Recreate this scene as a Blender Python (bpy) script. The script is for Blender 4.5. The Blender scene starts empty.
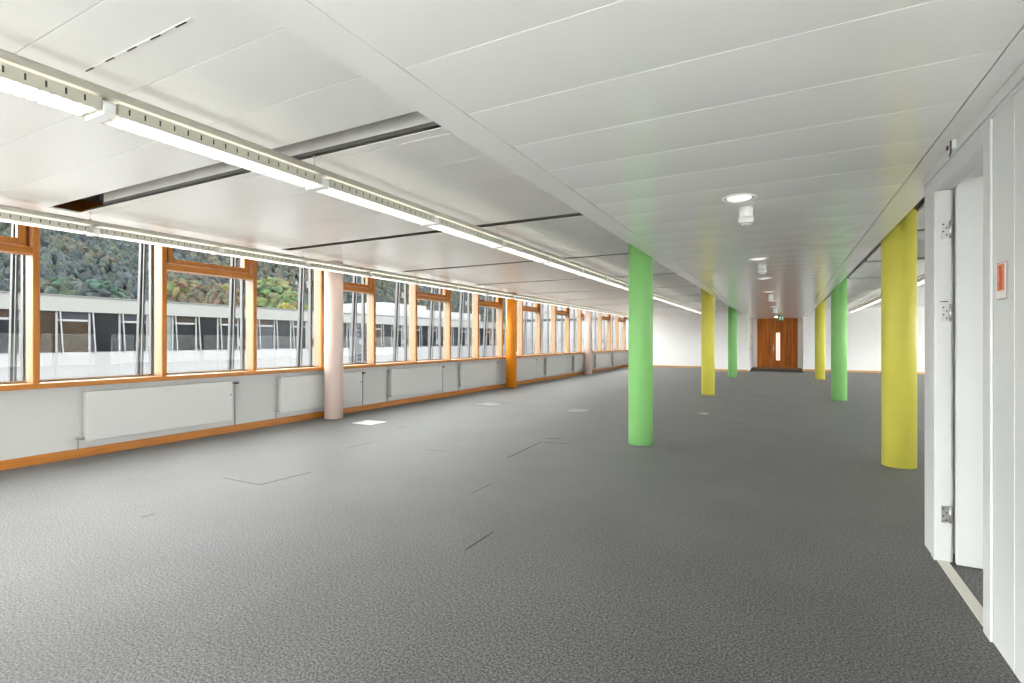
import bpy, bmesh, math, random
from mathutils import Vector, noise
random.seed(7)
SC = bpy.context.scene
COL = SC.collection
PI = math.pi

# ------------------------------------------------------------------ materials
def nt(name):
    m = bpy.data.materials.new(name)
    m.use_nodes = True
    return m, m.node_tree, m.node_tree.nodes['Principled BSDF']

def mat(name, c, rough=.5, spec=.5, metal=0, var=0.0, scale=30, bump=0.0, coat=0):
    """plain painted / moulded surface with a faint procedural variation"""
    m, t, b = nt(name)
    b.inputs['Base Color'].default_value = (*c, 1)
    b.inputs['Roughness'].default_value = rough
    b.inputs['Specular IOR Level'].default_value = spec
    b.inputs['Metallic'].default_value = metal
    b.inputs['Coat Weight'].default_value = coat
    co = t.nodes.new('ShaderNodeTexCoord')
    n = t.nodes.new('ShaderNodeTexNoise')
    n.inputs['Scale'].default_value = scale
    n.inputs['Detail'].default_value = 3
    t.links.new(co.outputs['Object'], n.inputs['Vector'])
    if var:
        r = t.nodes.new('ShaderNodeValToRGB')
        r.color_ramp.elements[0].position = .3
        r.color_ramp.elements[1].position = .7
        r.color_ramp.elements[0].color = (*[v*(1-var) for v in c], 1)
        r.color_ramp.elements[1].color = (*[min(1, v*(1+var)) for v in c], 1)
        t.links.new(n.outputs['Fac'], r.inputs['Fac'])
        t.links.new(r.outputs['Color'], b.inputs['Base Color'])
    if bump:
        bp = t.nodes.new('ShaderNodeBump')
        bp.inputs['Strength'].default_value = bump
        bp.inputs['Distance'].default_value = .002
        t.links.new(n.outputs['Fac'], bp.inputs['Height'])
        t.links.new(bp.outputs['Normal'], b.inputs['Normal'])
    return m

def emit(name, c, s, base=(.9, .9, .9)):
    m, t, b = nt(name)
    b.inputs['Base Color'].default_value = (*base, 1)
    b.inputs['Emission Color'].default_value = (*c, 1)
    b.inputs['Emission Strength'].default_value = s
    return m

def wood(name, c1, c2, axis=1, rough=.45, scale=1.0):
    m, t, b = nt(name)
    co = t.nodes.new('ShaderNodeTexCoord')
    mp = t.nodes.new('ShaderNodeMapping')
    s = [22*scale]*3
    s[axis] = 1.2*scale
    mp.inputs['Scale'].default_value = s
    n = t.nodes.new('ShaderNodeTexNoise')
    n.inputs['Scale'].default_value = 1.6
    n.inputs['Detail'].default_value = 5
    n.inputs['Distortion'].default_value = .6
    r = t.nodes.new('ShaderNodeValToRGB')
    r.color_ramp.elements[0].position = .32
    r.color_ramp.elements[1].position = .68
    r.color_ramp.elements[0].color = (*c1, 1)
    r.color_ramp.elements[1].color = (*c2, 1)
    L = t.links.new
    L(co.outputs['Object'], mp.inputs['Vector']); L(mp.outputs['Vector'], n.inputs['Vector'])
    L(n.outputs['Fac'], r.inputs['Fac']); L(r.outputs['Color'], b.inputs['Base Color'])
    b.inputs['Roughness'].default_value = rough
    return m

def glass(name, tint=(.96, .98, .98), ior=1.45):
    m = bpy.data.materials.new(name); m.use_nodes = True
    t = m.node_tree; t.nodes.clear()
    o = t.nodes.new('ShaderNodeOutputMaterial')
    tr = t.nodes.new('ShaderNodeBsdfTransparent'); tr.inputs['Color'].default_value = (*tint, 1)
    gl = t.nodes.new('ShaderNodeBsdfGlossy'); gl.inputs['Roughness'].default_value = .01
    lw = t.nodes.new('ShaderNodeLayerWeight'); lw.inputs['Blend'].default_value = .5
    pw = t.nodes.new('ShaderNodeMath'); pw.operation = 'POWER'; pw.inputs[1].default_value = 5
    ma = t.nodes.new('ShaderNodeMath'); ma.operation = 'MULTIPLY_ADD'; ma.inputs[1].default_value = .5; ma.inputs[2].default_value = .005
    t.links.new(lw.outputs['Facing'], pw.inputs[0]); t.links.new(pw.outputs[0], ma.inputs[0])
    mx = t.nodes.new('ShaderNodeMixShader')
    t.links.new(ma.outputs[0], mx.inputs[0]); t.links.new(tr.outputs[0], mx.inputs[1]); t.links.new(gl.outputs[0], mx.inputs[2])
    t.links.new(mx.outputs[0], o.inputs['Surface'])
    return m

def carpet(name):
    m, t, b = nt(name)
    L = t.links.new; N = t.nodes.new
    co = N('ShaderNodeTexCoord')
    n1 = N('ShaderNodeTexNoise'); n1.inputs['Scale'].default_value = 84; n1.inputs['Detail'].default_value = 4; n1.inputs['Roughness'].default_value = .85
    L(co.outputs['Object'], n1.inputs['Vector'])
    r1 = N('ShaderNodeValToRGB')
    r1.color_ramp.elements[0].position = .42; r1.color_ramp.elements[1].position = .60
    r1.color_ramp.elements[0].color = (.006, .006, .0058, 1); r1.color_ramp.elements[1].color = (.19, .186, .182, 1)
    L(n1.outputs['Fac'], r1.inputs['Fac'])
    # half metre carpet tiles, each of a slightly different shade
    mp = N('ShaderNodeMapping'); mp.inputs['Scale'].default_value = (2, 2, 2); mp.inputs['Location'].default_value = (.13, .07, .5)
    L(co.outputs['Object'], mp.inputs['Vector'])
    fl = N('ShaderNodeVectorMath'); fl.operation = 'FLOOR'; L(mp.outputs['Vector'], fl.inputs[0])
    wn = N('ShaderNodeTexWhiteNoise'); wn.noise_dimensions = '2D'; L(fl.outputs[0], wn.inputs['Vector'])
    mr = N('ShaderNodeMapRange'); mr.inputs['To Min'].default_value = .95; mr.inputs['To Max'].default_value = 1.05
    L(wn.outputs['Value'], mr.inputs['Value'])
    n2 = N('ShaderNodeTexNoise'); n2.inputs['Scale'].default_value = 1.3; n2.inputs['Detail'].default_value = 3
    L(co.outputs['Object'], n2.inputs['Vector'])
    mr2 = N('ShaderNodeMapRange'); mr2.inputs['From Min'].default_value = .3; mr2.inputs['From Max'].default_value = .7
    mr2.inputs['To Min'].default_value = .92; mr2.inputs['To Max'].default_value = 1.08
    L(n2.outputs['Fac'], mr2.inputs['Value'])
    mu = N('ShaderNodeMath'); mu.operation = 'MULTIPLY'; L(mr.outputs[0], mu.inputs[0]); L(mr2.outputs[0], mu.inputs[1])
    vm = N('ShaderNodeVectorMath'); vm.operation = 'SCALE'; L(r1.outputs['Color'], vm.inputs[0]); L(mu.outputs[0], vm.inputs['Scale'])
    L(vm.outputs[0], b.inputs['Base Color'])
    bp = N('ShaderNodeBump'); bp.inputs['Strength'].default_value = .5; bp.inputs['Distance'].default_value = .004
    L(n1.outputs['Fac'], bp.inputs['Height']); L(bp.outputs['Normal'], b.inputs['Normal'])
    b.inputs['Roughness'].default_value = .62
    b.inputs['Specular IOR Level'].default_value = .4
    b.inputs['Sheen Weight'].default_value = .06
    b.inputs['Sheen Roughness'].default_value = .5
    return m

def foliage(name):
    m, t, b = nt(name)
    L = t.links.new; N = t.nodes.new
    at = N('ShaderNodeAttribute'); at.attribute_name = 'tree_colour'
    co = N('ShaderNodeTexCoord')
    n = N('ShaderNodeTexNoise'); n.inputs['Scale'].default_value = .9; n.inputs['Detail'].default_value = 2
    L(co.outputs['Object'], n.inputs['Vector'])
    mr = N('ShaderNodeMapRange'); mr.inputs['From Min'].default_value = .35; mr.inputs['From Max'].default_value = .65
    mr.inputs['To Min'].default_value = .7; mr.inputs['To Max'].default_value = 1.25
    L(n.outputs['Fac'], mr.inputs['Value'])
    vm = N('ShaderNodeVectorMath'); vm.operation = 'SCALE'; L(at.outputs['Color'], vm.inputs[0]); L(mr.outputs[0], vm.inputs['Scale'])
    L(vm.outputs[0], b.inputs['Base Color'])
    b.inputs['Roughness'].default_value = 1; b.inputs['Specular IOR Level'].default_value = .1
    return m

# (.80, .80, .785)
M = dict(
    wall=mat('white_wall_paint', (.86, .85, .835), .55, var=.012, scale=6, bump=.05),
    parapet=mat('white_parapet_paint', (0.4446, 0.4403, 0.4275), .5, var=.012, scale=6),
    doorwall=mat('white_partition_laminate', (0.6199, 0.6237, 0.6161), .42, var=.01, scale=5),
    ceil=mat('white_metal_ceiling_panel', (.84, .835, .82), .34, .55, var=.008, scale=2),
    soffit=mat('white_metal_soffit_panel', (.94, .935, .92), .19, .55, var=.008, scale=2),
    strip=mat('white_soffit_edge_strip', (.92, .915, .90), .2, .5, var=.008, scale=3),
    void=mat('dark_ceiling_void', (.10, .096, .088), .7, var=.1, scale=4),
    channel=mat('grey_channel_steel', (.62, .61, .585), .5, var=.06, scale=4),
    slab=mat('concrete_slab', (.35, .34, .32), .8, var=.1, scale=3),
    carpet=carpet('grey_flecked_carpet_tiles'),
    seam=mat('carpet_seam', (.02, .02, .02), .95, var=.1),
    woody=wood('orange_larch_along', (.31, .10, .003), (.44, .155, .008), 1),
    woodz=wood('orange_larch_upright', (.30, .093, .003), (.42, .148, .008), 2),
    pale=wood('daylit_frame_cheek', (.20, .135, .07), (.26, .185, .10), 2),  # daylight on the mullion sides painted in as paler wood
    door=wood('orange_brown_door_veneer', (.36, .085, .002), (.66, .20, .005), 2, .55, .35),
    skirt=wood('oak_skirting', (.50, .27, .09), (.62, .36, .14), 0),
    glass=glass('window_glass'),
    green=mat('green_column_paint', (0.2610, 0.5760, 0.1890), .5, .35, var=.02, scale=5, bump=.05),
    yellow=mat('yellow_column_paint', (0.6840, 0.6210, 0.0990), .5, .35, var=.02, scale=5, bump=.05),
    pink=mat('pale_pink_column_paint', (.62, .485, .43), .5, .35, var=.02, scale=5, bump=.05),
    orange=mat('orange_column_paint', (.64, .20, .004), .5, .35, var=.02, scale=5, bump=.05),
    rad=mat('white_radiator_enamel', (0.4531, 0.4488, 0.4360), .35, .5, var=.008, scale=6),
    shade=mat('shaded_side_cover', (0.3960, 0.3870, 0.3690), .6, var=.1, scale=60),  # darker grey paints in the shade on the radiator's side
    pipe=mat('grey_pipe', (.30, .29, .27), .4, .5, .3, var=.05),
    valve=mat('dark_valve', (.06, .06, .055), .45, var=.1),
    steel=mat('brushed_steel', (.62, .62, .62), .35, .5, 1, var=.05, scale=60),
    track=mat('greige_lamp_profile', (.40, .388, .33), .4, .5, var=.03, scale=10),
    lampside=mat('perforated_lamp_side', (.56, .54, .45), .42, .5, var=.03, scale=10),
    slot=mat('lamp_slot', (.03, .03, .03), .7, var=.1),
    cap=mat('white_lamp_end_cap', (.84, .84, .84), .3, var=.01),
    louvre=mat('white_lamp_louvre', (.88, .88, .86), .3, var=.01),
    lamp=emit('lamp_tube', (1, .98, .95), 11.0),
    uplamp=emit('lamp_uplight', (1, .96, .88), 2.3),
    lit=emit('lit_door_glass', (1, .82, .70), .75),
    warmspot=emit('warm_downlight_glow', (1, .86, .66), 45.0),
    spot=emit('downlight_glow', (1, .96, .88), .9),
    white=mat('white_plastic', (.82, .82, .80), .35, var=.01),
    dark=mat('dark_plastic', (.03, .03, .03), .5, var=.1),
    red=mat('dark_red_lens', (.10, .012, .012), .25, var=.1),
    sign_o=mat('salmon_orange_print', (.72, .22, .11), .45, var=.06, scale=40),
    sign_w=mat('pale_sign_face', (.80, .74, .70), .4, var=.02),
    sign_d=mat('rust_print', (.45, .09, .02), .45, var=.06),
    sign_b=mat('grey_sign_border', (.28, .27, .27), .4, var=.05),
    exit_g=emit('green_exit_panel', (.05, .30, .08), .25, (.02, .12, .03)),
    exit_w=emit('white_exit_symbol', (.8, 1, .85), .35),
    thresh=mat('beige_threshold', (.66, .63, .55), .5, var=.03, scale=40),
    mat_=mat('black_doormat', (.02, .02, .02), .95, var=.2, scale=80),
    lobby=mat('brown_lobby_floor', (.16, .10, .05), .6, var=.1, scale=10),
    lid=mat('pale_floor_lid', (0.4950, 0.4950, 0.4800), .45, var=.03, scale=30),
    lidc=mat('carpeted_lid', (.235, .235, .23), .8, var=.25, scale=120),
    lidf=mat('lid_frame', (.10, .10, .10), .5, var=.1),
    # outside
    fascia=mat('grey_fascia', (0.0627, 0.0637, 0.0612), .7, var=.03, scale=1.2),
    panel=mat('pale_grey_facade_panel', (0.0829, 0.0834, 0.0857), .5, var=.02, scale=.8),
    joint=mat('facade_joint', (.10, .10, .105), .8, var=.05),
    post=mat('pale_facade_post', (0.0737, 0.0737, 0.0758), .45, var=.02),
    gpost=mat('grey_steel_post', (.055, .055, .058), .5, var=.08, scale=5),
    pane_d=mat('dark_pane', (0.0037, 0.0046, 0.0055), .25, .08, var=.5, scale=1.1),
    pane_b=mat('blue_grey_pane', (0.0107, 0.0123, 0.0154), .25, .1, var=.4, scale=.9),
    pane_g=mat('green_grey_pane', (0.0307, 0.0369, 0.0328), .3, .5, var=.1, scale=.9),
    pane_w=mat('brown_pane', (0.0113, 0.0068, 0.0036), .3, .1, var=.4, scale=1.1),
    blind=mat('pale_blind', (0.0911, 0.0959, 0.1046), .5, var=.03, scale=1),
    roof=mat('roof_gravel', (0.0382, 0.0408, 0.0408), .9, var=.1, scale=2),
    soil=mat('wooded_soil', (.05, .058, .05), 1, var=.2, scale=.2),
    paving=mat('pale_court_paving', (.16, .158, .153), .9, var=.1, scale=.4),
    bounce_terrace=mat('pale_bounce_slabs', (.86, .85, .83), .9, var=.06, scale=2),
    ledge=mat('pale_ledge', (.25, .25, .25), .7, var=.05),
    leaf=foliage('autumn_foliage'),
    bark=mat('bark', (.10, .08, .06), .9, var=.2, scale=2),
)

# ------------------------------------------------------------------ mesh builder
class MB:
    def __init__(s):
        s.v, s.f, s.m, s.s = [], [], [], []
    def face(s, idx, mi=0, sm=False):
        s.f.append(idx); s.m.append(mi); s.s.append(sm)
    def box(s, x0, x1, y0, y1, z0, z1, mi=0):
        o = len(s.v)
        s.v += [(x, y, z) for z in (z0, z1) for y in (y0, y1) for x in (x0, x1)]
        for q in ((0, 2, 3, 1), (4, 5, 7, 6), (0, 1, 5, 4), (2, 6, 7, 3), (0, 4, 6, 2), (1, 3, 7, 5)):
            s.face([o+i for i in q], mi)
        return s
    def hexa(s, a, b, mi=0):
        """a, b: two quads (4 points each, same order) joined into a solid"""
        o = len(s.v); s.v += list(a)+list(b)
        s.face([o+3, o+2, o+1, o], mi); s.face([o+4, o+5, o+6, o+7], mi)
        for i in range(4):
            j = (i+1) % 4
            s.face([o+i, o+j, o+4+j, o+4+i], mi)
        return s
    def prism(s, poly, axis, a, b, mi=0):
        """poly: 2-D outline in the plane normal to AXIS, extruded from a to b"""
        def P(p, t):
            q = list(p); q.insert(axis, t); return tuple(q)
        o = len(s.v); n = len(poly)
        s.v += [P(p, a) for p in poly]+[P(p, b) for p in poly]
        s.face([o+i for i in range(n)][::-1], mi); s.face([o+n+i for i in range(n)], mi)
        for i in range(n):
            j = (i+1) % n
            s.face([o+i, o+j, o+n+j, o+n+i], mi)
        return s
    def tube(s, p0, p1, r0, r1=None, n=12, mi=0, cap=True):
        r1 = r0 if r1 is None else r1
        p0, p1 = Vector(p0), Vector(p1); d = (p1-p0).normalized()
        u = d.orthogonal().normalized(); w = d.cross(u)
        o = len(s.v)
        for p, r in ((p0, r0), (p1, r1)):
            for i in range(n):
                a = 2*PI*i/n
                s.v.append(tuple(p+u*(r*math.cos(a))+w*(r*math.sin(a))))
        for i in range(n):
            j = (i+1) % n
            s.face([o+i, o+j, o+n+j, o+n+i], mi, True)
        if cap:
            s.face([o+i for i in range(n)][::-1], mi); s.face([o+n+i for i in range(n)], mi)
        return s
    def lathe(s, prof, c=(0, 0, 0), n=32, mi=0):
        """prof: list of (radius, z)"""
        o = len(s.v); k = len(prof)
        for r, z in prof:
            for i in range(n):
                a = 2*PI*i/n
                s.v.append((c[0]+r*math.cos(a), c[1]+r*math.sin(a), c[2]+z))
        for q in range(k-1):
            for i in range(n):
                j = (i+1) % n
                s.face([o+q*n+i, o+q*n+j, o+(q+1)*n+j, o+(q+1)*n+i], mi, True)
        if prof[0][0] > 1e-5: s.face([o+i for i in range(n)][::-1], mi)
        if prof[-1][0] > 1e-5: s.face([o+(k-1)*n+i for i in range(n)], mi)
        return s
    def build(s, name, mats, parent=None, bevel=0, fix=True):
        me = bpy.data.meshes.new(name)
        me.from_pydata(s.v, [], s.f)
        for m in (mats if isinstance(mats, (list, tuple)) else [mats]):
            me.materials.append(m)
        me.polygons.foreach_set('material_index', s.m)
        me.polygons.foreach_set('use_smooth', s.s)
        if fix:
            bm = bmesh.new(); bm.from_mesh(me); bmesh.ops.recalc_face_normals(bm, faces=bm.faces); bm.to_mesh(me); bm.free()
        me.update()
        o = bpy.data.objects.new(name, me); COL.objects.link(o)
        if parent: o.parent = parent
        if bevel:
            b = o.modifiers.new('edge', 'BEVEL'); b.width = bevel; b.segments = 2; b.limit_method = 'ANGLE'
        return o

def tag(o, label=None, cat=None, group=None, kind=None):
    if label: o['label'] = label
    if cat: o['category'] = cat
    if group: o['group'] = group
    if kind: o['kind'] = kind
    return o

def empty(name, loc=(0, 0, 0), rz=0):
    o = bpy.data.objects.new(name, None); COL.objects.link(o)
    o.location = loc; o.rotation_euler = (0, 0, rz); o.empty_display_size = .1
    return o

def dup(o, parent=None):
    c = o.copy(); COL.objects.link(c)
    if parent: c.parent = parent
    for ch in list(o.children): dup(ch, c)
    return c

ORD = 'first second third fourth fifth sixth seventh eighth ninth tenth eleventh twelfth thirteenth fourteenth fifteenth sixteenth seventeenth eighteenth nineteenth twentieth twenty-first twenty-second'.split()

# ------------------------------------------------------------------ measures (metres, camera at x = y = 0)
EYE = 1.44
WX = -7.70          # parapet face of the window wall
YB, YL, YR = -2.0, 28.5, 27.9   # back wall, far wall in the window bay, far wall in the other bay
ZS, ZC, ZT = 2.585, 2.90, 3.55  # soffit, ceiling, slab
SXL, SXR = -1.62, .985          # soffit edges
CXL, CXR = -1.95, 1.341         # where the two ceilings start
RX = 8.6
DY = 29.8           # far door plane
LBX0, LBX1 = -1.47, .78         # lobby
BLK = 26.1

# ------------------------------------------------------------------ floor, slab, walls
fl = MB(); fl.box(WX-.12, RX+.1, YB-.1, DY+.3, -.25, 0)
floor = tag(fl.build('floor', M['carpet']), 'grey flecked carpet tile floor of the empty office hall', 'floor', kind='structure')
def seam(x0, y0, x1, y1, w=.008):
    a = math.atan2(y1-y0, x1-x0); nx, ny = -math.sin(a)*w/2, math.cos(a)*w/2
    b = MB(); q = [(x0+nx, y0+ny), (x1+nx, y1+ny), (x1-nx, y1-ny), (x0-nx, y0-ny)]
    b.hexa([(x, y, .0005) for x, y in q], [(x, y, .002) for x, y in q])
    return b.build('carpet_gap', M['seam'], floor)
for a in ((-4.62, 3.36, -4.58, 3.96, .010), (-5.18, 5.03, -5.13, 5.52, .008), (-3.0, 5.56, -3.05, 6.66, .014),
          (-3.0, 6.66, -2.69, 6.70, .012), (-4.632, 2.304, -4.617, 2.394, .008), (-1.938, 2.989, -1.936, 3.357, .007),
          (-5.62, 6.6, -5.55, 6.75, .012), (-5.2, 3.36, -4.62, 3.36, .004), (-3.1, 6.95, -2.9, 7.0, .016), (-2.6, 4.1, -2.6, 4.5, .005),
          (-4.2, 5.5, -3.9, 5.5, .004), (-5.9, 10.35, -5.5, 10.36, .012), (-6.25, 9.75, -5.6, 9.78, .008)):
    seam(*a)

tag(MB().box(WX-.35, RX+.3, YB-.3, DY+.3, ZT, ZT+.2).build('roof_slab', M['slab']), 'concrete slab above the suspended ceilings', 'slab', kind='structure')
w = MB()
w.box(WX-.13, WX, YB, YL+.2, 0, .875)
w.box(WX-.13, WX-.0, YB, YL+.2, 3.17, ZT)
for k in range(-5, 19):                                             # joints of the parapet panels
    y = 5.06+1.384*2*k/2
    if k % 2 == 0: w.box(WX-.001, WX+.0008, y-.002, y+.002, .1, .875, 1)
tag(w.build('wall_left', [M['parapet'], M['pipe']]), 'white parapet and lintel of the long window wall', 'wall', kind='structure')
tag(MB().box(WX, WX+.037, YB, YL, 0, .105).box(WX+.036, WX+.040, YB, YL, .008, .1).build('baseboard_left', M['woody'], bevel=.004),
    'orange wooden baseboard along the foot of the window parapet', 'baseboard', kind='structure')
tag(MB().box(WX-.14, WX+.115, YB, YL, .883, .945).build('trim_1', M['woody'], bevel=.006),
    'orange wooden window sill board running the whole length of the window wall', 'sill', kind='structure')
tag(MB().box(WX-.14, WX+.09, YB, YL, 2.98, 3.168).build('trim_2', M['woody'], bevel=.004),
    'orange wooden head beam above the windows', 'trim', kind='structure')

w = MB(); w.box(WX, -2.9, YL, YL+.15, 0, ZT)
w.box(-2.9, -2.75, BLK, YL+.15, 0, ZT); w.box(-2.75, LBX0-.12, BLK, BLK+.15, 0, ZT); w.box(LBX0-.12, LBX0, BLK, DY, 0, ZT)
w.box(LBX0, -1.25, DY, DY+.15, 0, ZT); w.box(-1.25, .61, DY+.06, DY+.15, 0, ZT); w.box(.61, LBX1, DY, DY+.15, 0, ZT)
w.box(LBX1, LBX1+.12, YR, DY+.15, 0, ZT)
w.box(LBX1+.12, RX, YR, YR+.15, 0, ZT)
tag(w.build('wall_far', M['wall']), 'white far end wall with the recessed door lobby', 'wall', kind='structure')
b = MB()
b.box(WX+.05, -2.9, YL-.018, YL-.001, 0, .09); b.box(-2.92, LBX0+.0, BLK-.018, BLK-.001, 0, .09); b.box(LBX1, RX, YR-.018, YR-.001, 0, .09)
tag(b.build('baseboard_far', M['skirt']), 'light oak baseboard along the white far wall', 'baseboard', kind='structure')
w = MB(); w.box(WX-.13, .96, YB-.15, YB, 0, .06); w.box(WX-.13, .96, YB-.15, YB, 2.2, ZT); w.box(.96, RX+.1, YB-.15, YB, 0, ZT)
for k in range(5): w.box(WX-.13+k*2.0, WX-.05+k*2.0, YB-.15, YB, .06, 2.2)
tag(MB().box(WX, .95, YB-.08, YB-.074, .06, 2.2).build('window_31', M['glass']), 'unseen window band added in the wall behind the viewer for fill light', 'window', kind='structure')  # glazing added out of view to light soffit and ceilings
tag(MB().box(WX-.5, RX+9, YB-9, YB-.16, -.3, -.05).box(RX+.14, RX+9, YB-.16, YR+2, -.3, -.05).build('bounce_terrace', M['bounce_terrace']), 'pale slabs added around the hall to bounce daylight up', 'bounce_terrace', kind='structure')  # slabs added out of view to bounce daylight onto the ceilings
tag(w.build('wall_back', M['wall']), 'white back wall of the hall', 'wall', kind='structure')

# the other facade: a long band of glass, unseen, kept low for fill light
w = MB()
w.box(RX, RX+.13, YB, YR+.15, 0, .06); w.box(RX, RX+.13, YB, YR+.15, 1.7, ZT)
for k in range(13): w.box(RX, RX+.13, YB+2.768*k-.05, YB+2.768*k+.05, .06, 1.7)
tag(w.build('wall_right', M['wall']), 'white facade wall of the opposite bay with its window band', 'wall', kind='structure')
tag(MB().box(RX+.05, RX+.06, YB, YR, .06, 1.7).build('window_30', M['glass']), 'long unseen window band of the opposite bay, set low to throw daylight up', 'window', kind='structure')

# ------------------------------------------------------------------ ceilings
SLOT = [(2.62, 2.90)]+[(2.62+2.94*k, 2.78+2.94*k) for k in range(1, 9)]
def panel_rows(mb, x0, x1, ya, yb, n, z, gap, sag, mi, ch=.004):
    """n metal panels across the direction of travel, each very slightly sagging, with turned-up edges"""
    L = (yb-ya)/n; S = 10
    for i in range(n):
        p, q = ya+L*i+gap/2, ya+L*(i+1)-gap/2
        prof = [(p, z+.03), (p, z+ch)]
        for k in range(S+1):
            t = k/S
            prof.append((p+ch+(q-p-2*ch)*t, z-sag*4*t*(1-t)))
        prof += [(q, z+ch), (q, z+.03)]
        o = len(mb.v)
        for x in (x0, x1): mb.v += [(x, y, zz) for y, zz in prof]
        m_ = len(prof)
        for k in range(m_-1):
            mb.face([o+k, o+k+1, o+m_+k+1, o+m_+k], mi)
        mb.face([o+i_ for i_ in range(m_)], mi); mb.face([o+m_+i_ for i_ in range(m_)], mi)

def bay_ceiling(name, x0, x1, xin, label):
    c = MB(); last = YB
    rows = []
    y0 = 2.62-.495*16
    rows.append((y0, 2.62, 16))
    for k, (a, b_) in enumerate(SLOT):
        nxt = SLOT[k+1][0] if k+1 < len(SLOT) else YL
        r = b_+.10
        c.box(x0, x1, b_, r-.006, ZC, ZC+.006, 0)                      # white rail beyond each slot
        rows.append((r, nxt, 5))
        # channel above the slot
        c.box(xin, x1, b_+.004, b_+.02, ZC+.03, ZC+.06, 1)
        c.box(xin, x1, b_+.01, b_+.03, ZC+.06, ZT-.05, 2)
        c.box(xin, x1, a-.03, a-.01, ZC+.03, ZT-.05, 2)
        c.box(xin, x1, a-.03, b_+.03, ZT-.08, ZT-.05, 2)
    for a, b_, n in rows: panel_rows(c, x0, x1, a, b_, n, ZC, .005, .0012, 0, .001)
    # upper skin that keeps the void dark
    c.box(x0, x1, y0, 2.585, ZC+.032, ZC+.04, 1)
    for k, (a, b_) in enumerate(SLOT):
        nxt = SLOT[k+1][0] if k+1 < len(SLOT) else YL
        c.box(x0, x1, b_+.035, nxt-.035, ZC+.032, ZC+.04, 1)
    if xin != x1 and x0 < 0: c.box(-7.59, x0-.003, YB, YL, ZC, ZC+.02, 0)
    o = c.build(name, [M['ceil'], M['void'], M['channel']])
    return tag(o, label, 'ceiling', kind='structure')
bay_ceiling('ceiling_left', -7.15, CXL, -6.62, 'glossy white metal panel ceiling of the window bay with dark air slots')
bay_ceiling('ceiling_right', CXR, RX, CXR, 'glossy white metal panel ceiling of the bay behind the right hand columns')

c = MB()
panel_rows(c, -1.418, .766, 1.212-.495*12, 1.212+.495*50, 62, ZS, .0012, .0030, 0, .0026)
ye = 1.212+.495*50
panel_rows(c, -1.418, .766, ye, DY, 7, ZS, .0012, .0030, 0, .0026)
c.box(-1.424, .772, YB, DY, ZS+.032, ZS+.05, 1)
c.box(SXL, -1.425, YB, DY, ZS, ZS+.05, 2); c.box(.773, SXR, YB, DY, ZS, ZS+.05, 2)
c.box(SXL, SXL+.02, YB, BLK, ZS+.05, ZC+.1, 2); c.box(SXR-.02, SXR, YB, YR, ZS+.05, ZC+.1, 2)
c.box(SXL+.02, SXR-.02, YB, DY, ZC+.06, ZC+.1, 1)
tag(c.build('ceiling_middle', [M['soffit'], M['void'], M['strip']]), 'lowered white soffit of narrow metal panels over the middle aisle', 'ceiling', kind='structure')

# ------------------------------------------------------------------ windows of the long wall
FX = -7.60
def window(k, n):
    yr = 2.712+1.384*k                  # far edge of the mullion that starts this window
    y1 = yr+1.384                       # far edge of the next mullion
    r = empty('window_%d' % n, (FX, yr, .945))
    tr = k % 2 == 1
    tag(r, ('window with an opening toplight above an orange transom, ' if tr else 'tall undivided window pane between orange mullions, ') + ORD[n-1]+' along the wall', 'window', kind='structure')
    X = lambda a: a-FX
    Y = lambda a: a-yr
    Z = lambda a: a-.945
    def bx(m, x0, x1, ya, yb, z0, z1): return m.box(X(x0), X(x1), Y(ya), Y(yb), Z(z0), Z(z1))
    ym = y1-.063
    bx(MB(), -7.635, FX, ym, y1, .946, 2.979).build('mullion', M['woodz'], r, bevel=.003)
    if tr:
        bx(bx(MB(), -7.80, -7.636, ym+.004, y1-.004, .946, 2.43), -7.80, -7.79, yr, ym, .946, .975).build('cheek', M['pale'], r)  # paler colour stands for daylight, only below the transom
        bx(MB(), -7.80, -7.636, ym+.004, y1-.004, 2.43, 2.979).build('upper_cheek', M['woodz'], r)
        bx(MB(), -7.80, -7.615, yr, ym, 2.43, 2.515).build('transom', M['woody'], r, bevel=.004)
        s = MB()
        a, b_ = yr+.045, ym-.045
        bx(s, -7.72, -7.655, a, b_, 2.53, 2.60); bx(s, -7.72, -7.655, a, b_, 2.91, 2.977)
        bx(s, -7.72, -7.655, a, a+.07, 2.60, 2.91); bx(s, -7.72, -7.655, b_-.07, b_, 2.60, 2.91)
        so = s.build('toplight_sash', M['woodz'], r, bevel=.004)
        bx(MB(), -7.693, -7.687, a+.07, b_-.07, 2.60, 2.91).build('sash_pane', M['glass'], so)
        bx(bx(MB(), -7.79, -7.73, yr, a, 2.515, 2.979), -7.79, -7.73, b_, ym, 2.515, 2.979).build('sash_stop', M['woodz'], r)
        bx(MB(), -7.775, -7.769, yr, ym, .946, 2.43).build('pane', M['glass'], r)
    else:
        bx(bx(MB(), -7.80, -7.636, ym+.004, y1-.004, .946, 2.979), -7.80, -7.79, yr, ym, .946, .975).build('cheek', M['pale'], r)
        bx(MB(), -7.775, -7.769, yr, ym, .946, 2.979).build('pane', M['glass'], r)
    return r
n = 0
for k in range(-4, 19):
    if 2.712+1.384*(k+1) > YL: break
    n += 1; window(k, n)
NW = n

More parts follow.
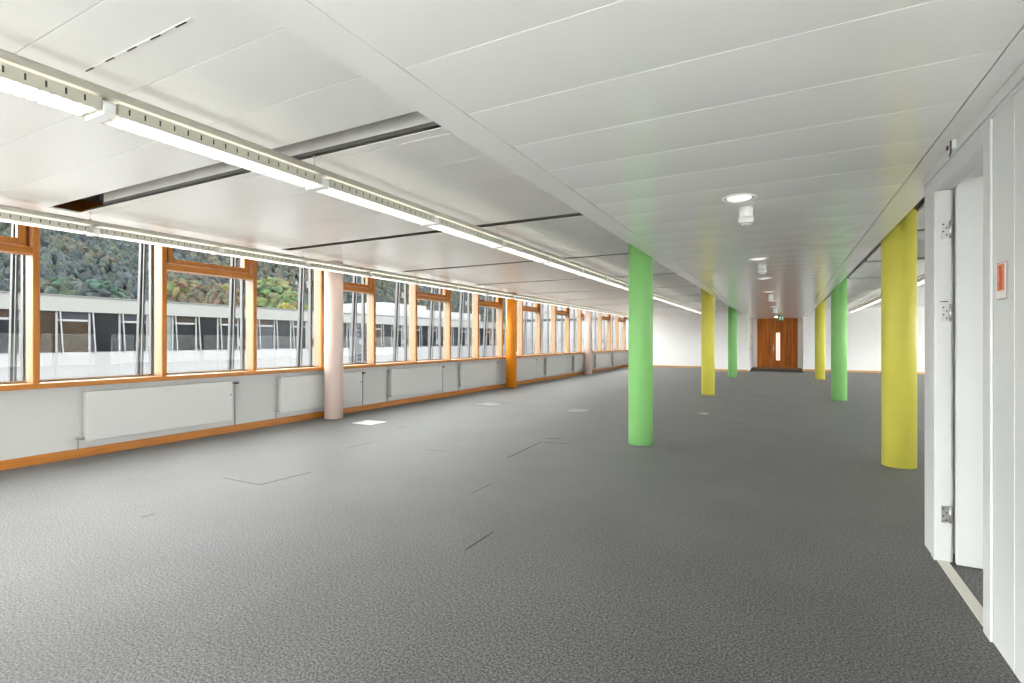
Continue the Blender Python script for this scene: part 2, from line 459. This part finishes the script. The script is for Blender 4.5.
# ------------------------------------------------------------------ columns
def column(name, x, y, m, label, grp, top):
    c = MB(); c.tube((0, 0, .001), (0, 0, top), .166, n=64)
    o = c.build(name, m); o.location = (x, y, 0)
    return tag(o, label, 'column', grp, 'thing')
G1, G2, G3 = 'round columns along the near side of the aisle', 'round columns along the far side of the aisle', 'round columns in front of the windows'
column('round_column', -1.773, 7.20, M['green'], 'bright green round column standing alone mid-hall, thickest of the green ones', G1, 3.5)
column('round_column', -1.787, 14.50, M['yellow'], 'yellow round column between the two green columns on the window side of the aisle', G1, 3.5)
column('round_column', -1.80, 22.0, M['green'], 'slim looking green round column beside the white block near the wooden double door', G1, 3.5)
column('round_column', 1.167, 7.32, M['yellow'], 'thick yellow round column beside the white doorway', G2, 3.5)
column('round_column', 1.173, 14.72, M['green'], 'green round column between the two yellow columns beyond the doorway', G2, 3.5)
column('round_column', 1.175, 22.24, M['yellow'], 'thin looking yellow round column just beside the wooden double door', G2, 3.5)
column('round_column', -7.40, 6.915, M['pink'], 'pale pink round column between radiators, with a white floor lid at its foot', G3, 2.897)
column('round_column', -7.40, 13.95, M['orange'], 'orange round column standing before the windows', G3, 2.897)
column('round_column', -7.40, 20.95, M['pink'], 'faint pink round column by the windows beyond the orange one', G3, 2.897)

# ------------------------------------------------------------------ radiators
def radiator(y0, y1, label, cap=True):
    r = empty('panel_radiator', (-7.62, y0, .20)); L = y1-y0
    tag(r, label, 'radiator', 'panel radiators below the windows')
    b = MB(); b.box(.005, .032, 0, L, 0, .61)
    b.build('panel', M['rad'], r, bevel=.006)
    b = MB()
    k = int(L/.05)
    for i in range(k): b.box(-.03, .003, .03+i*(L-.06)/k, .03+(i+.45)*(L-.06)/k, .03, .58)
    b.build('convector_grille', M['rad'], r)
    for y in (.001, L-.009): MB().box(-.055, .004, y, y+.008, .01, .60).build('side_cover', M['shade'], r)
    for y in (.25, L-.25): MB().box(-.076, -.031, y-.02, y+.02, .06, .56).build('mounting_bracket', M['pipe'], r)
    b = MB(); b.tube((.0, -.012, .035), (.0, -.075, .035), .011); b.tube((.0, -.075, .03), (.0, -.075, .058), .02)
    b.build('return_valve', M['pipe'], r)
    b = MB(); b.tube((.0, -.075, -.09), (.0, -.075, .03), .009); b.build('return_pipe', M['pipe'], r)
    b = MB(); b.tube((.0, L+.006, .575), (.0, L+.085, .575), .011); b.tube((.0, L+.05, .575), (.0, L+.115, .575), .022, .019)
    b.build('thermostat_valve', M['valve'], r)
    b = MB(); b.tube((.0, L+.055, -.09), (.0, L+.055, .55), .009); b.build('supply_pipe', M['pipe'], r)
    b = MB(); b.tube((.033, L-.02, .40), (.033, L-.045, .40), .013); b.build('bleed_screw', M['pipe'], r)
    return r
RY = [(a*1.0115, b*1.0115) for a, b in [(3.12, 5.0), (5.86, 7.74), (8.62, 10.50), (11.36, 13.24), (14.35, 15.95), (16.87, 18.75), (19.62, 21.4), (22.3, 24.1), (25.0, 26.8)]]
RL = ['long white panel radiator below the two full panes left of the pink column',
      'white panel radiator partly hidden behind the pale pink column',
      'white panel radiator second beyond the pale pink column, midway to the orange one',
      'white panel radiator just before the orange column',
      'white panel radiator starting behind the orange column',
      'white panel radiator between the orange and the faint pink column, middle one',
      'white panel radiator half covered by the faint pink column beyond the orange one',
      'small looking white radiator next beyond the faint pink column',
      'last white radiator by the far end of the window wall']
for (a, b_), l in zip(RY, RL): radiator(a, b_, l)

# ------------------------------------------------------------------ suspended light rows
PITCH, LW = 1.4675, .19
def make_lamp():
    r = empty('pendant_light')
    L = PITCH+.035
    # origin: near lower edge of the +x side, z = bottom
    ns = 17
    ys = [.11]
    for i in range(ns):
        y = .165+i*(L-.24)/(ns-1); ys += [y-.0045, y+.0045]
    ys.append(L); zs = [0, .024, .056, .070]
    b = MB()
    for x in (0, -LW):                                            # side plates with a row of small dark slots
        o = len(b.v)
        b.v += [(x, y, z) for y in ys for z in zs]
        for i in range(len(ys)-1):
            for k in range(3):
                q = o+i*4+k
                b.face([q, q+4, q+5, q+1], 1 if (k == 1 and i % 2 == 1) else 0)
        o = len(b.v); t_ = -.003 if x == 0 else .003
        b.v += [(x+t_, .11, 0), (x+t_, L, 0), (x+t_, L, .07), (x+t_, .11, .07)]; b.face([o, o+1, o+2, o+3])
        b.v += [(x, .11, 0), (x, L, 0)]; b.face([o, o+1, o+5, o+4])
    b.box(-LW, 0, L-.004, L, 0.01, .070); b.box(-LW, 0, .11, .114, 0.01, .070)
    b.build('housing', [M['lampside'], M['slot']], r, fix=False)
    b = MB()
    for i in range(30):
        y = .135+i*(L-.16)/29
        b.hexa([(-.006, y-.004, .002), (-LW+.006, y-.004, .002), (-LW+.006, y+.004, .002), (-.006, y+.004, .002)],
               [(-.006, y-.001, .038), (-LW+.006, y-.001, .038), (-LW+.006, y+.001, .038), (-.006, y+.001, .038)])
    b.box(-.006, -.005, .12, L-.01, .002, .04); b.box(-LW+.005, -LW+.006, .12, L-.01, .002, .04)
    b.box(-LW/2-.002, -LW/2+.002, .12, L-.01, .002, .038)
    b.build('louvre', M['louvre'], r)
    b = MB()                                                      # white reflector trough over the tubes
    b.box(-LW+.006, -.006, .12, L-.01, .060, .062); b.build('reflector', M['louvre'], r)
    for x in (-LW*.36, -LW*.64):
        MB().tube((x, .125, .048), (x, L-.015, .048), .008, n=10).build('tube', M['lamp'], r)
    MB().box(-LW+.012, -.012, .12, L-.01, .064, .067).build('uplight', M['uplamp'], r)
    b = MB()
    b.prism([(.007, -.012), (.007, .050), (-.012, .066), (-LW+.012, .066), (-LW-.007, .050), (-LW-.007, -.012)], 1, .040, .100)
    b.build('end_cap', M['cap'], r, bevel=.006)
    return r
LAMP0 = make_lamp(); used = [False]
def lamp_row(xn, zb, y0, nl, row, odd):
    for i in range(nl):
        o = LAMP0 if not used[0] else dup(LAMP0); used[0] = True
        o.location = (xn, y0+PITCH*i, zb)
        tag(o, '%s louvred lamp of the suspended row %s, counted from the camera end' % (ORD[i], row), 'lamp', 'lamps of the suspended row '+row)
    L = PITCH*nl
    t = empty('light_rail', (xn, y0, zb))
    tag(t, 'continuous greige profile carrying the lamps of the row '+row, 'light rail')
    b = MB()
    p = [(-.045, .088), (-.030, .098), (-.030, .135), (-.048, .150), (-LW+.048, .150), (-LW+.030, .135), (-LW+.030, .098), (-LW+.045, .088)]
    b.prism(p, 1, 0, L); b.build('profile', M['track'], t)
    for i in range(odd, nl, 2):
        y = PITCH*i+.045
        h = MB(); h.tube((-LW/2, y, .150), (-LW/2, y, ZC-zb-.002), .0016, n=8); h.lathe([(.012, ZC-zb-.008), (.012, ZC-zb-.002)], (-LW/2, y, 0), 16)
        h.tube((-LW/2, y, .150), (-LW/2, y, .172), .016, .008)
        h.build('hanger', M['track'], t)
    for i in range(nl):
        y = PITCH*i+.055
        MB().box(-LW*.68, -LW*.32, y-.02, y+.02, .075, .087).build('clip', M['track'], t)
lamp_row(-3.19, 2.655, 1.36-2*PITCH, 19, 'nearer the aisle', 1)
lamp_row(-6.90, 2.655, 2.90-2*PITCH, 18, 'along the windows', 0)
lamp_row(2.56+LW/2, 2.655, 5.9, 14, 'past the columns', 0)

# ------------------------------------------------------------------ things on the soffit
def downlight(y, label, glow='spot'):
    r = empty('recessed_downlight', (-.32, y, ZS)); tag(r, label, 'downlight', 'downlights along the aisle soffit')
    b = MB(); b.lathe([(.132, -.003), (.130, -.010), (.118, -.014), (.108, -.010), (.106, -.003)], n=40); b.build('ring', M['white'], r)
    b = MB(); b.lathe([(.106, -.0025), (.090, -.004)], n=40); b.build('shadow_gap', M['dark'], r)
    b = MB(); b.lathe([(.094, -.004), (.080, -.012), (.045, -.018), (.0, -.020)], n=40); b.build('lamp_glass', M[glow], r)
def detector(y, label):
    r = empty('smoke_detector', (-.29, y, ZS)); tag(r, label, 'smoke detector', 'smoke detectors along the aisle soffit')
    b = MB(); b.lathe([(.055, -.003), (.055, -.085), (.050, -.088)], n=32); b.build('base', M['white'], r)
    b = MB(); b.lathe([(.052, -.089), (.062, -.096), (.062, -.118), (.048, -.140), (.046, -.143)], n=32); b.build('head', M['white'], r)
    b = MB()
    for i in range(10):
        a = 2*PI*i/10
        x, y_ = .0475*math.cos(a), .0475*math.sin(a)
        b.lathe([(.008, -.1445), (.008, -.141)], (x*.8, y_*.8, 0), 8)
    b.lathe([(.0488, -.1405), (.0488, -.1440)], n=32)
    b.build('vents', M['dark'], r)
    b = MB(); b.lathe([(.044, -.1435), (.040, -.152), (.0, -.156)], n=32); b.build('nose', M['white'], r)
names = ['nearest round downlight, beside the biggest smoke detector', 'second round downlight along the aisle soffit', 'third round downlight along the aisle soffit, without a detector beside it',
         'fourth round downlight along the aisle soffit', 'fifth round downlight along the aisle soffit', 'sixth round downlight along the soffit', 'seventh round downlight, between the last detector and the exit sign']
for y, l in zip((4.50, 7.97, 10.5, 13.44, 16.5, 19.46, 23.6), names): downlight(y, 'white lit '+l)
downlight(28.0, 'warm white downlight in the lobby right before the wooden double door', 'warmspot')
for y, l in zip((4.85, 8.55, 14.2, 20.6), ('white cylindrical smoke detector hanging by the nearest downlight', 'white smoke detector beyond the second downlight',
        'white smoke detector hanging past the fourth downlight', 'white smoke detector furthest along the soffit, near the green exit sign')): detector(y, l)

r = empty('exit_sign', (-.14, 24.9, ZS)); tag(r, 'small green emergency exit sign hanging above the wooden double door', 'exit sign')
MB().box(-.008, .008, -.008, .008, -.06, -.002).box(-.122, .122, -.03, .03, -.294, -.066).build('casing', M['sign_b'], r, bevel=.006)
MB().box(-.118, .118, -.034, -.031, -.29, -.07).build('panel', M['exit_g'], r)
s = MB()
s.lathe([(.0, -.012), (.012, 0), (.0, .012)], (.0, -.036, -.105), 12)
s.hexa([(-.012, -.037, -.12), (.012, -.037, -.12), (.012, -.035, -.12), (-.012, -.035, -.12)], [(-.03, -.037, -.19), (-.004, -.037, -.19), (-.004, -.035, -.19), (-.03, -.035, -.19)])
for a, b_ in (((-.02, -.19), (.02, -.22)), ((.02, -.22), (.01, -.26)), ((-.02, -.19), (-.05, -.26)), ((0, -.13), (.04, -.155)), ((-.01, -.13), (-.045, -.16))):
    s.tube((a[0], -.036, a[1]), (b_[0], -.036, b_[1]), .008, n=6)
s.box(.06, .105, -.037, -.035, -.265, -.085); s.hexa([(-.1, -.037, -.17), (-.07, -.037, -.15), (-.07, -.035, -.15), (-.1, -.035, -.17)], [(-.1, -.037, -.175), (-.07, -.037, -.195), (-.07, -.035, -.195), (-.1, -.035, -.175)])
s.build('pictogram', M['exit_w'], r)

# slotted air outlet in the window bay ceiling
r = empty('air_diffuser', (-3.37, 1.385, ZC)); tag(r, 'thin slotted air outlet line in the ceiling above the lamp row', 'air outlet')
MB().box(0, 1.0, -.006, .006, -.004, -.0015).build('frame', M['strip'], r)
for i in range(5):
    x = .03+i*.21
    MB().box(x, x+.085, -.004, .004, -.006, -.0045).build('slot', M['dark'], r)

# ------------------------------------------------------------------ partition and doorway on the aisle's other side
PX0, PX1 = .877, .970
O0, O1 = 3.34, 4.28
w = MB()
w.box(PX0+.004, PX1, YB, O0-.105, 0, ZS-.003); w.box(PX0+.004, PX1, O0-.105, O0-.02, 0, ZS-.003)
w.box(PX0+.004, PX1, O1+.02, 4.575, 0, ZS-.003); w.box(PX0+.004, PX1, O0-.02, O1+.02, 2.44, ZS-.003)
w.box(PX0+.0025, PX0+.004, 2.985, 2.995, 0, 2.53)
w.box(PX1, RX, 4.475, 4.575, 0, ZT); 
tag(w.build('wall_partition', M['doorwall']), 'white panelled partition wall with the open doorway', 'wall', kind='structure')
t = MB(); t.box(PX0-.012, PX0+.003, YB, 4.575, 2.522, ZS-.003); t.box(PX0-.004, PX0+.003, YB, 4.575, 2.50, 2.520)
tag(t.build('trim_3', M['doorwall'], bevel=.003), 'white rail along the head of the partition', 'trim', kind='structure')
d = empty('door_1', (PX0, O1, 0)); tag(d, 'white door standing open in the white doorway', 'door', kind='structure')
def D(m, x0, x1, y0, y1, z0, z1): return m.box(x0-PX0, x1-PX0, y0-O1, y1-O1, z0, z1)
c = MB()
D(c, PX0-.008, PX0+.003, O1, O1+.075, 0, 2.498); D(c, PX0-.008, PX0+.003, O0-.10, O0, 0, 2.498); D(c, PX0-.008, PX0+.003, O0, O1, 2.42, 2.498)
D(c, PX0-.002, PX0+.003, O1+.085, 4.57, 0, 2.498)
D(c, PX0+.003, PX1-.012, O1, O1+.019, 0, 2.42); D(c, PX0+.003, PX1-.012, O0-.019, O0, 0, 2.42); D(c, PX0+.003, PX1, O0-.019, O1+.019, 2.421, 2.439)
c.build('casing', M['doorwall'], d, bevel=.003)
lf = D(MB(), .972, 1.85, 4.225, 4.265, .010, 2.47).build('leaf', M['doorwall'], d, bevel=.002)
for z in (2.16, 1.62, .31):
    h = D(MB(), .905, .944, 4.274, 4.279, z-.055, z+.055)
    h.tube((.952-PX0, 4.272-O1, z-.055), (.952-PX0, 4.272-O1, z+.055), .007)
    ho = h.build('hinge', M['steel'], d)
    s = MB()
    for q, dz in ((.915, .035), (.932, .012), (.915, -.012), (.932, -.035)): s.tube((q-PX0, 4.2735-O1, z+dz), (q-PX0, 4.2725-O1, z+dz), .005, n=8)
    s.build('screw', M['dark'], ho)
D(MB(), .900, .940, 4.270, 4.279, 1.69, 1.696).build('catch', M['dark'], d)
tag(MB().box(.883, .942, O0+.001, O1-.001, .0008, .007).build('trim_4', M['thresh']), 'pale threshold strip in the doorway', 'threshold', kind='structure')

r = empty('wall_sign', (PX0+.0038, 3.118, 1.712)); tag(r, 'small orange and white sign in a grey border on the white partition', 'sign')
MB().box(-.006, 0, -.061, .061, -.085, .085).build('backing', M['sign_b'], r)
MB().box(-.0075, -.0062, -.056, .056, -.080, .080).build('face', M['sign_w'], r)
MB().box(-.0085, -.0077, -.045, .045, -.045, .076).build('orange_field', M['sign_o'], r)
s = MB()
s.hexa([(-.0095, .018, .07), (-.0095, -.008, .07), (-.0087, -.008, .07), (-.0087, .018, .07)], [(-.0095, .008, .0), (-.0095, -.022, .0), (-.0087, -.022, .0), (-.0087, .008, .0)])
s.hexa([(-.0095, .022, .0), (-.0095, -.022, .0), (-.0087, -.022, .0), (-.0087, .022, .0)], [(-.0095, .012, -.04), (-.0095, -.006, -.04), (-.0087, -.006, -.04), (-.0087, .012, -.04)])
s.build('symbol', M['sign_d'], r)

r = empty('door_sensor', (PX0-.012, 3.80, 2.555)); MB().box(-.001, -.0004, -.04, .05, -.02, .02).build('mounting_plate', M['white'], r); tag(r, 'small white sensor with dark lens and black cable above the doorway', 'sensor')
MB().box(-.022, -.0012, -.05, .06, -.028, .026).build('housing', M['white'], r, bevel=.006)
MB().tube((-.0225, .035, .004), (-.030, .035, .004), .016, .012).build('lens', M['red'], r)
s = MB(); s.tube((-.026, -.035, .024), (-.026, -.038, -.040), .004); s.tube((-.026, -.038, -.040), (-.026, -.015, -.060), .004); s.build('cable', M['dark'], r)

# ------------------------------------------------------------------ far end: double door, lobby floor, wall devices
d = empty('door_2', (-.32, DY, 0)); tag(d, 'orange brown wooden double door at the far end of the aisle', 'door', kind='structure')
MB().box(-.928, -.292, -.01, .045, .01, ZS-.01).build('leaf', M['door'], d, bevel=.003)
MB().box(-.286, .928, -.01, .045, .01, ZS-.01).build('leaf', M['door'], d, bevel=.003)
MB().box(-.05, .13, -.016, -.0102, .42, 1.84).build('vision_panel', M['lit'], d)
MB().box(-.19, -.16, -.02, -.0102, .90, 1.24).build('handle_plate', M['steel'], d)
h = MB(); h.tube((-.175, -.02, 1.05), (-.175, -.06, 1.05), .01); h.tube((-.18, -.06, 1.05), (-.06, -.06, 1.05), .01); h.build('handle', M['steel'], d)
tag(MB().box(LBX0+.02, LBX1-.02, 26.55, 28.3, .001, .012).build('doormat', M['mat_']), 'black mat before the wooden double door', 'doormat')
tag(MB().box(LBX0+.01, LBX1-.01, 28.32, DY-.03, .001, .05).build('floor_step', M['lobby']), 'low brown step at the foot of the wooden double door', 'step', kind='structure')
for z, yy, nm, l in ((2.2, 29.0, 'wall_switch', 'small dark device high on the lobby cheek beside the wooden door'),
                     (1.66, 28.6, 'wall_switch', 'small dark switch at eye level on the lobby cheek beside the wooden door'),
                     (1.03, 27.6, 'wall_switch', 'small dark switch low on the lobby cheek beside the wooden door')):
    r = empty(nm, (LBX0, yy, z)); tag(r, l, 'switch', 'devices on the lobby cheek')
    MB().box(.001, .012, -.04, .04, -.04, .04).build('plate', M['sign_b'], r, bevel=.003)
    MB().box(.013, .018, -.025, .025, -.03, .03).build('rocker', M['dark'], r)

# floor boxes
def floor_box(x, y, sx, sy, m, label):
    r = empty('floor_box', (x, y, 0)); tag(r, label, 'floor box', 'floor boxes let into the carpet')
    f = MB()
    f.box(-sx, sx, -sy, -sy+.012, .001, .004); f.box(-sx, sx, sy-.012, sy, .001, .004); f.box(-sx, -sx+.012, -sy, sy, .001, .004); f.box(sx-.012, sx, -sy, sy, .001, .004)
    f.build('frame', M['lidf'], r)
    MB().box(-sx+.013, sx-.013, -sy+.013, sy-.013, .001, .006).build('lid', M[m], r, bevel=.002)
    MB().box(-sx+.03, -sx+.09, -.03, .03, .0062, .008).build('cable_flap', M['dark' if m == 'lidc' else 'sign_b'], r)
floor_box(-6.42, 6.80, .24, .22, 'lid', 'white floor box lid at the foot of the pale pink column')
floor_box(-3.74, 9.95, .20, .26, 'lidc', 'carpeted floor box lid mid-floor, in front of the orange column')
floor_box(-5.88, 10.02, .24, .24, 'lidc', 'carpeted floor box lid by the radiators before the orange column')
floor_box(-1.41, 10.70, .09, .10, 'lid', 'tiny white floor plate between the bright green and the yellow columns')

# ------------------------------------------------------------------ unseen lamps added to light the room behind the doorway
o = dup(LAMP0); o.location = (2.4, 1.6, 2.655)
tag(o, 'unseen louvred lamp added to light the small room behind the white doorway', 'lamp')
o = dup(LAMP0); o.location = (1.6, 1.9, 2.655)
tag(o, 'unseen louvred lamp added closest to the white door leaf, inside its small room', 'lamp')

# ------------------------------------------------------------------ outside: posts before the windows
def make_post():
    r = empty('steel_post')
    b = MB(); q = lambda x, z: [(x-.03, -.025, z), (x+.03, -.025, z), (x+.03, .025, z), (x-.03, .025, z)]
    b.hexa(q(-.22, 0), q(0, 4.0)); b.build('leaning_post', M['gpost'], r)
    b = MB(); q = lambda x, z: [(x-.012, -.012, z), (x+.012, -.012, z), (x+.012, .012, z), (x-.012, .012, z)]
    b.hexa(q(-.12, 0), q(.06, 4.0)); b.build('tie_rod', M['post'], r)
    b = MB(); b.box(.13, .19, -.02, .02, 0, 4.0); b.build('blind_guide', M['post'], r)
    for z in (1.05, 2.15): MB().box(.03, .19, .021, .05, z, z+.12).build('bracket', M['post'], r)
    return r
P0 = None
for i, k in enumerate(range(-4, 18)):
    p = P0 and dup(P0) or make_post(); P0 = P0 or p
    p.location = (-8.09, 2.712-.03+1.384*k, .3)
    tag(p, '%s leaning grey steel post outside the glass, counted along the window wall' % ORD[i], 'post', 'leaning posts outside the windows')
tag(MB().box(-8.6, -7.85, YB, YL, .0, .29).build('outside_ledge', M['ledge']), 'white ledge outside the windows', 'ledge', kind='structure')

# ------------------------------------------------------------------ outside: building across the court
BX = -25.0
b0 = empty('office_building', (BX, 0, 0)); tag(b0, 'long white office building across the court with a band of windows', 'building', kind='thing')
Y0, Y1 = -10.0, 46.0
MB().box(-9, -.02, Y0, Y1, -6, .0).box(-9, -.02, Y0, Y1, 0, .97).build('parapet_wall', M['panel'], b0)
MB().box(-9.0, .10, Y0, Y1, 2.58, 3.18).build('fascia', M['fascia'], b0)
MB().box(-9.05, .14, Y0, Y1, 3.182, 3.23).build('roof_edge', M['roof'], b0)
MB().box(-9, -.5, Y0, Y1, .97, 2.58).build('core', M['pane_d'], b0)
j = MB(); PB = 1.075
y = 8.35-PB*17; yy = []
while y < Y1-1: yy.append(y); y += PB
for i, y in enumerate(yy):
    j.box(-.02, -.012, y-.012, y+.012, -2, .97)
    if i % 4 == 1: j.box(.10, .105, y-.01, y+.01, 2.585, 3.178)
j.build('panel_joints', M['joint'], b0)
for i, y in enumerate(yy[:-1]):
    f = MB(); z0, z1 = .97, 2.578
    f.box(-.06, .0, y-.035, y+.035, z0, z1)
    tr = i % 2 == 0
    if tr: f.box(-.06, -.01, y+.035, y+PB-.035, 2.20, 2.28)
    f.hexa([(.05, y+.16, z0-.06), (.10, y+.16, z0-.06), (.10, y+.20, z0-.06), (.05, y+.20, z0-.06)], [(.05, y+.06, z1), (.10, y+.06, z1), (.10, y+.10, z1), (.05, y+.10, z1)])
    fo = f.build('window', M['post'], b0)
    m = random.choice(['pane_d', 'pane_d', 'pane_d', 'pane_b', 'pane_d', 'pane_w'])
    if i % 8 == 5: m = 'pane_g'
    MB().box(-.055, -.045, y+.036, y+PB-.036, z0+.002, 2.198 if tr else z1).build('pane', M[m], fo)
    if tr: MB().box(-.055, -.045, y+.036, y+PB-.036, 2.282, z1).build('upper_pane', M[random.choice(['pane_w', 'pane_b', 'pane_b'])], fo)
MB().box(-8.0, -3.0, 30.0, 45.9, 3.232, 4.15).box(-7.6, -3.2, 31.4, 37.0, 4.15, 4.5).build('rooftop_housing', M['panel'], b0)
sw = MB().box(.005, .03, 24.7, 26.4, -1.5, 2.57).build('stair_window', M['pane_b'], b0)
g = MB()
for q in range(10): g.box(.031, .045, 24.7, 26.4, -.3+q*.3, -.27+q*.3)
for q in range(4): g.box(.031, .045, 24.72+q*.55, 24.75+q*.55, -1.5, 2.57)
g.build('glazing_bars_lattice', M['joint'], sw)

b1 = empty('office_wing', (0, 46.5, 0)); tag(b1, 'white wing closing the court behind the orange column, blinds lowered', 'building', kind='thing')
MB().box(-23.6, -8.4, 0, 8, -6, .9).build('parapet_wall', M['panel'], b1)
MB().box(-23.6, -8.4, -.1, 8, 3.55, 5.4).build('upper_wall', M['panel'], b1)
MB().box(-23.6, -8.4, -.02, 8, 3.35, 3.549).build('dark_eave', M['pane_b'], b1)
for i in range(13):
    x = -23.5+i*1.15
    f = MB().box(x-.04, x+.04, -.1, .0, .9, 3.349).build('window', M['post'], b1)
    MB().box(x+.042, x+1.108, .02, .05, .9, 3.349).build('blind', M['blind'], f)

# ------------------------------------------------------------------ outside: ground, wooded hillside
tag(MB().box(-60, 60, -80, 260, -2.0, -1.5).build('ground', M['paving']), 'ground of the court outside', 'ground', kind='structure')
def hz(x, y):
    t = max(0, -x-120)
    return -6+t*.33+6*noise.noise(Vector((x*.012, y*.012, 0)))*min(1, t/40)
b = MB(); NX, NY = 24, 40
for i in range(NX+1):
    for jx in range(NY+1):
        x = -110-i*440/NX; y = -60+jx*1150/NY
        b.v.append((x, y, hz(x, y)-.5))
for i in range(NX):
    for jx in range(NY):
        a = i*(NY+1)+jx
        b.face([a, a+1, a+NY+2, a+NY+1], 0, True)
tag(b.build('hill', M['soil'], fix=False), 'slope of the hill behind the office building', 'hill', kind='structure')

def crown_variants(sub, n):
    out = []
    for k in range(n):
        bm = bmesh.new(); bmesh.ops.create_icosphere(bm, subdivisions=sub, radius=1)
        for v in bm.verts:
            q = v.co*1.7+Vector((k*9.1, 3.3*k, 0))
            v.co *= 1+.5*noise.noise(q)+.45*noise.noise(q*3.1)
        out.append(([tuple(v.co) for v in bm.verts], [[v.index for v in f.verts] for f in bm.faces])); bm.free()
    return out
CV = crown_variants(2, 8); CV1 = crown_variants(1, 8)
PAL = [(.042, .058, .058), (.055, .070, .066), (.036, .052, .058), (.068, .082, .064), (.078, .086, .062), (.10, .088, .062), (.092, .074, .060), (.045, .060, .070), (.055, .066, .080)]
def crowns(name, items, parent=None):
    """items: (x, y, z, rx, rz, colour); one mesh, a colour per crown"""
    b = MB(); cols = []
    for x, y, z, rx, rz, c in items:
        vs, fs = random.choice(CV if rx > 1.75 or parent else CV1); o = len(b.v); a = random.random()*6.28; ca, sa = math.cos(a), math.sin(a)
        b.v += [(x+rx*(p[0]*ca-p[1]*sa), y+rx*(p[0]*sa+p[1]*ca), z+rz*p[2]) for p in vs]
        for f in fs: b.face([o+i for i in f], 0, False)
        cols += [c]*len(vs)
    ob = b.build(name, M['leaf'], parent, fix=False)
    at = ob.data.color_attributes.new('tree_colour', 'FLOAT_COLOR', 'POINT')
    at.data.foreach_set('color', [q for c in cols for q in (*c, 1)])
    return ob
items = []
for _ in range(150000):
    if len(items) >= 30000: break
    x = -(125+345*random.random()**1.25); y = random.uniform(10, 1050)
    if not (-x/3.6 < y < -x/.42): continue
    big = noise.noise(Vector((x*.02, y*.02, 5)))
    pal = PAL[:4]+PAL[7:] if big < 0 else PAL[2:7]
    c = random.choice(pal); c = tuple(.7*a+.3*b for a, b in zip(c, (.060, .070, .064))); s = random.uniform(.20, .32); c = tuple(v*s for v in c)
    h = random.uniform(1.5, 3.4)
    items.append((x, y, hz(x, y)+h*.9, random.uniform(.8, 1.9), h, c))
tag(crowns('forest', items), 'autumn wooded hillside seen above the roof of the office building', 'forest', kind='stuff')

def tree(x, y, top, r, c, label):
    t = empty('broadleaf_tree', (x, y, -6)); tag(t, label, 'tree', 'trees behind the office building')
    H = top+6
    it = [(0, 0, H-r*1.1, r*.66, r*.8, c)]
    for k in range(70):
        a = k*2.4; z = 1-2*(k+.5)/70; q = .72*r*math.sqrt(1-z*z)*random.uniform(.85, 1.1)
        it.append((q*math.cos(a), q*math.sin(a), H-r*1.05+z*r*.85, r*random.uniform(.18, .3), r*random.uniform(.16, .28), tuple(v*random.uniform(.75, 1.2) for v in c)))
    crowns('crown', it, t)
    MB().tube((0, 0, 0), (0, 0, H-r), .4, .2).build('trunk', M['bark'], t)
TH = math.atan(272.2/515)
def spot(px, X):
    u = (px-512)/515
    return X*(math.cos(TH)+u*math.sin(TH))/(-math.sin(TH)+u*math.cos(TH))
def zat(px, py, X):
    u = (px-512)/515; d = X/(-math.sin(TH)+u*math.cos(TH))
    return EYE+(340.5-py)/515*d
YG, OC, YE, DG, RB = (.027, .033, .015), (.028, .024, .014), (.05, .047, .011), (.010, .015, .012), (.021, .017, .013)
for px, py, X, r, c, l in ((270, 277, -92, 5.5, YG, 'light yellow green tree, tallest above the far roof next to the pink column'),
                           (291, 292, -76, 3.0, YG, 'lower yellow green tree right beside the tallest light green one'),
                           (286, 303, -70, 1.6, YE, 'small bright yellow bush-like tree just above the far roof'),
                           (182, 279, -112, 5.6, OC, 'ochre autumn tree above the far roof in the window with transom'),
                           (206, 285, -95, 4.0, RB, 'brownish autumn tree between two ochre ones above the far roof'),
                           (226, 284, -80, 3.4, OC, 'ochre tree at the post end of the transomed window, above the far roof'),
                           (62, 276, -108, 5, DG, 'dark green tree above the far roof in the big pane, near its orange mullion'),
                           (100, 280, -88, 4, DG, 'dark green tree above the far roof in the middle of the big pane')):
    tree(X, spot(px, X), zat(px, py, X), r, c, l)

# ------------------------------------------------------------------ sky, camera, view
wd = bpy.data.worlds.new('overcast'); SC.world = wd; wd.use_nodes = True
bg = wd.node_tree.nodes['Background']
bg.inputs['Color'].default_value = (.985, .98, .965, 1); bg.inputs['Strength'].default_value = 14.5

cd = bpy.data.cameras.new('camera'); cam = bpy.data.objects.new('camera', cd); COL.objects.link(cam)
cam.location = (0, 0, EYE); cam.rotation_euler = (PI/2, 0, TH)
cd.sensor_width = 36; cd.lens = 515/1024*36; cd.shift_y = -1/1024; cd.clip_start = .05; cd.clip_end = 3000
SC.camera = cam
vs = SC.view_settings
SC.display_settings.display_device = 'sRGB'
vs.view_transform = 'Standard'; vs.look = 'None'; vs.gamma = 1; vs.exposure = .12; vs.use_curve_mapping = False
SC.cycles.diffuse_bounces = 7; SC.cycles.max_bounces = 12; SC.cycles.transparent_max_bounces = 16
SC.cycles.use_denoising = True
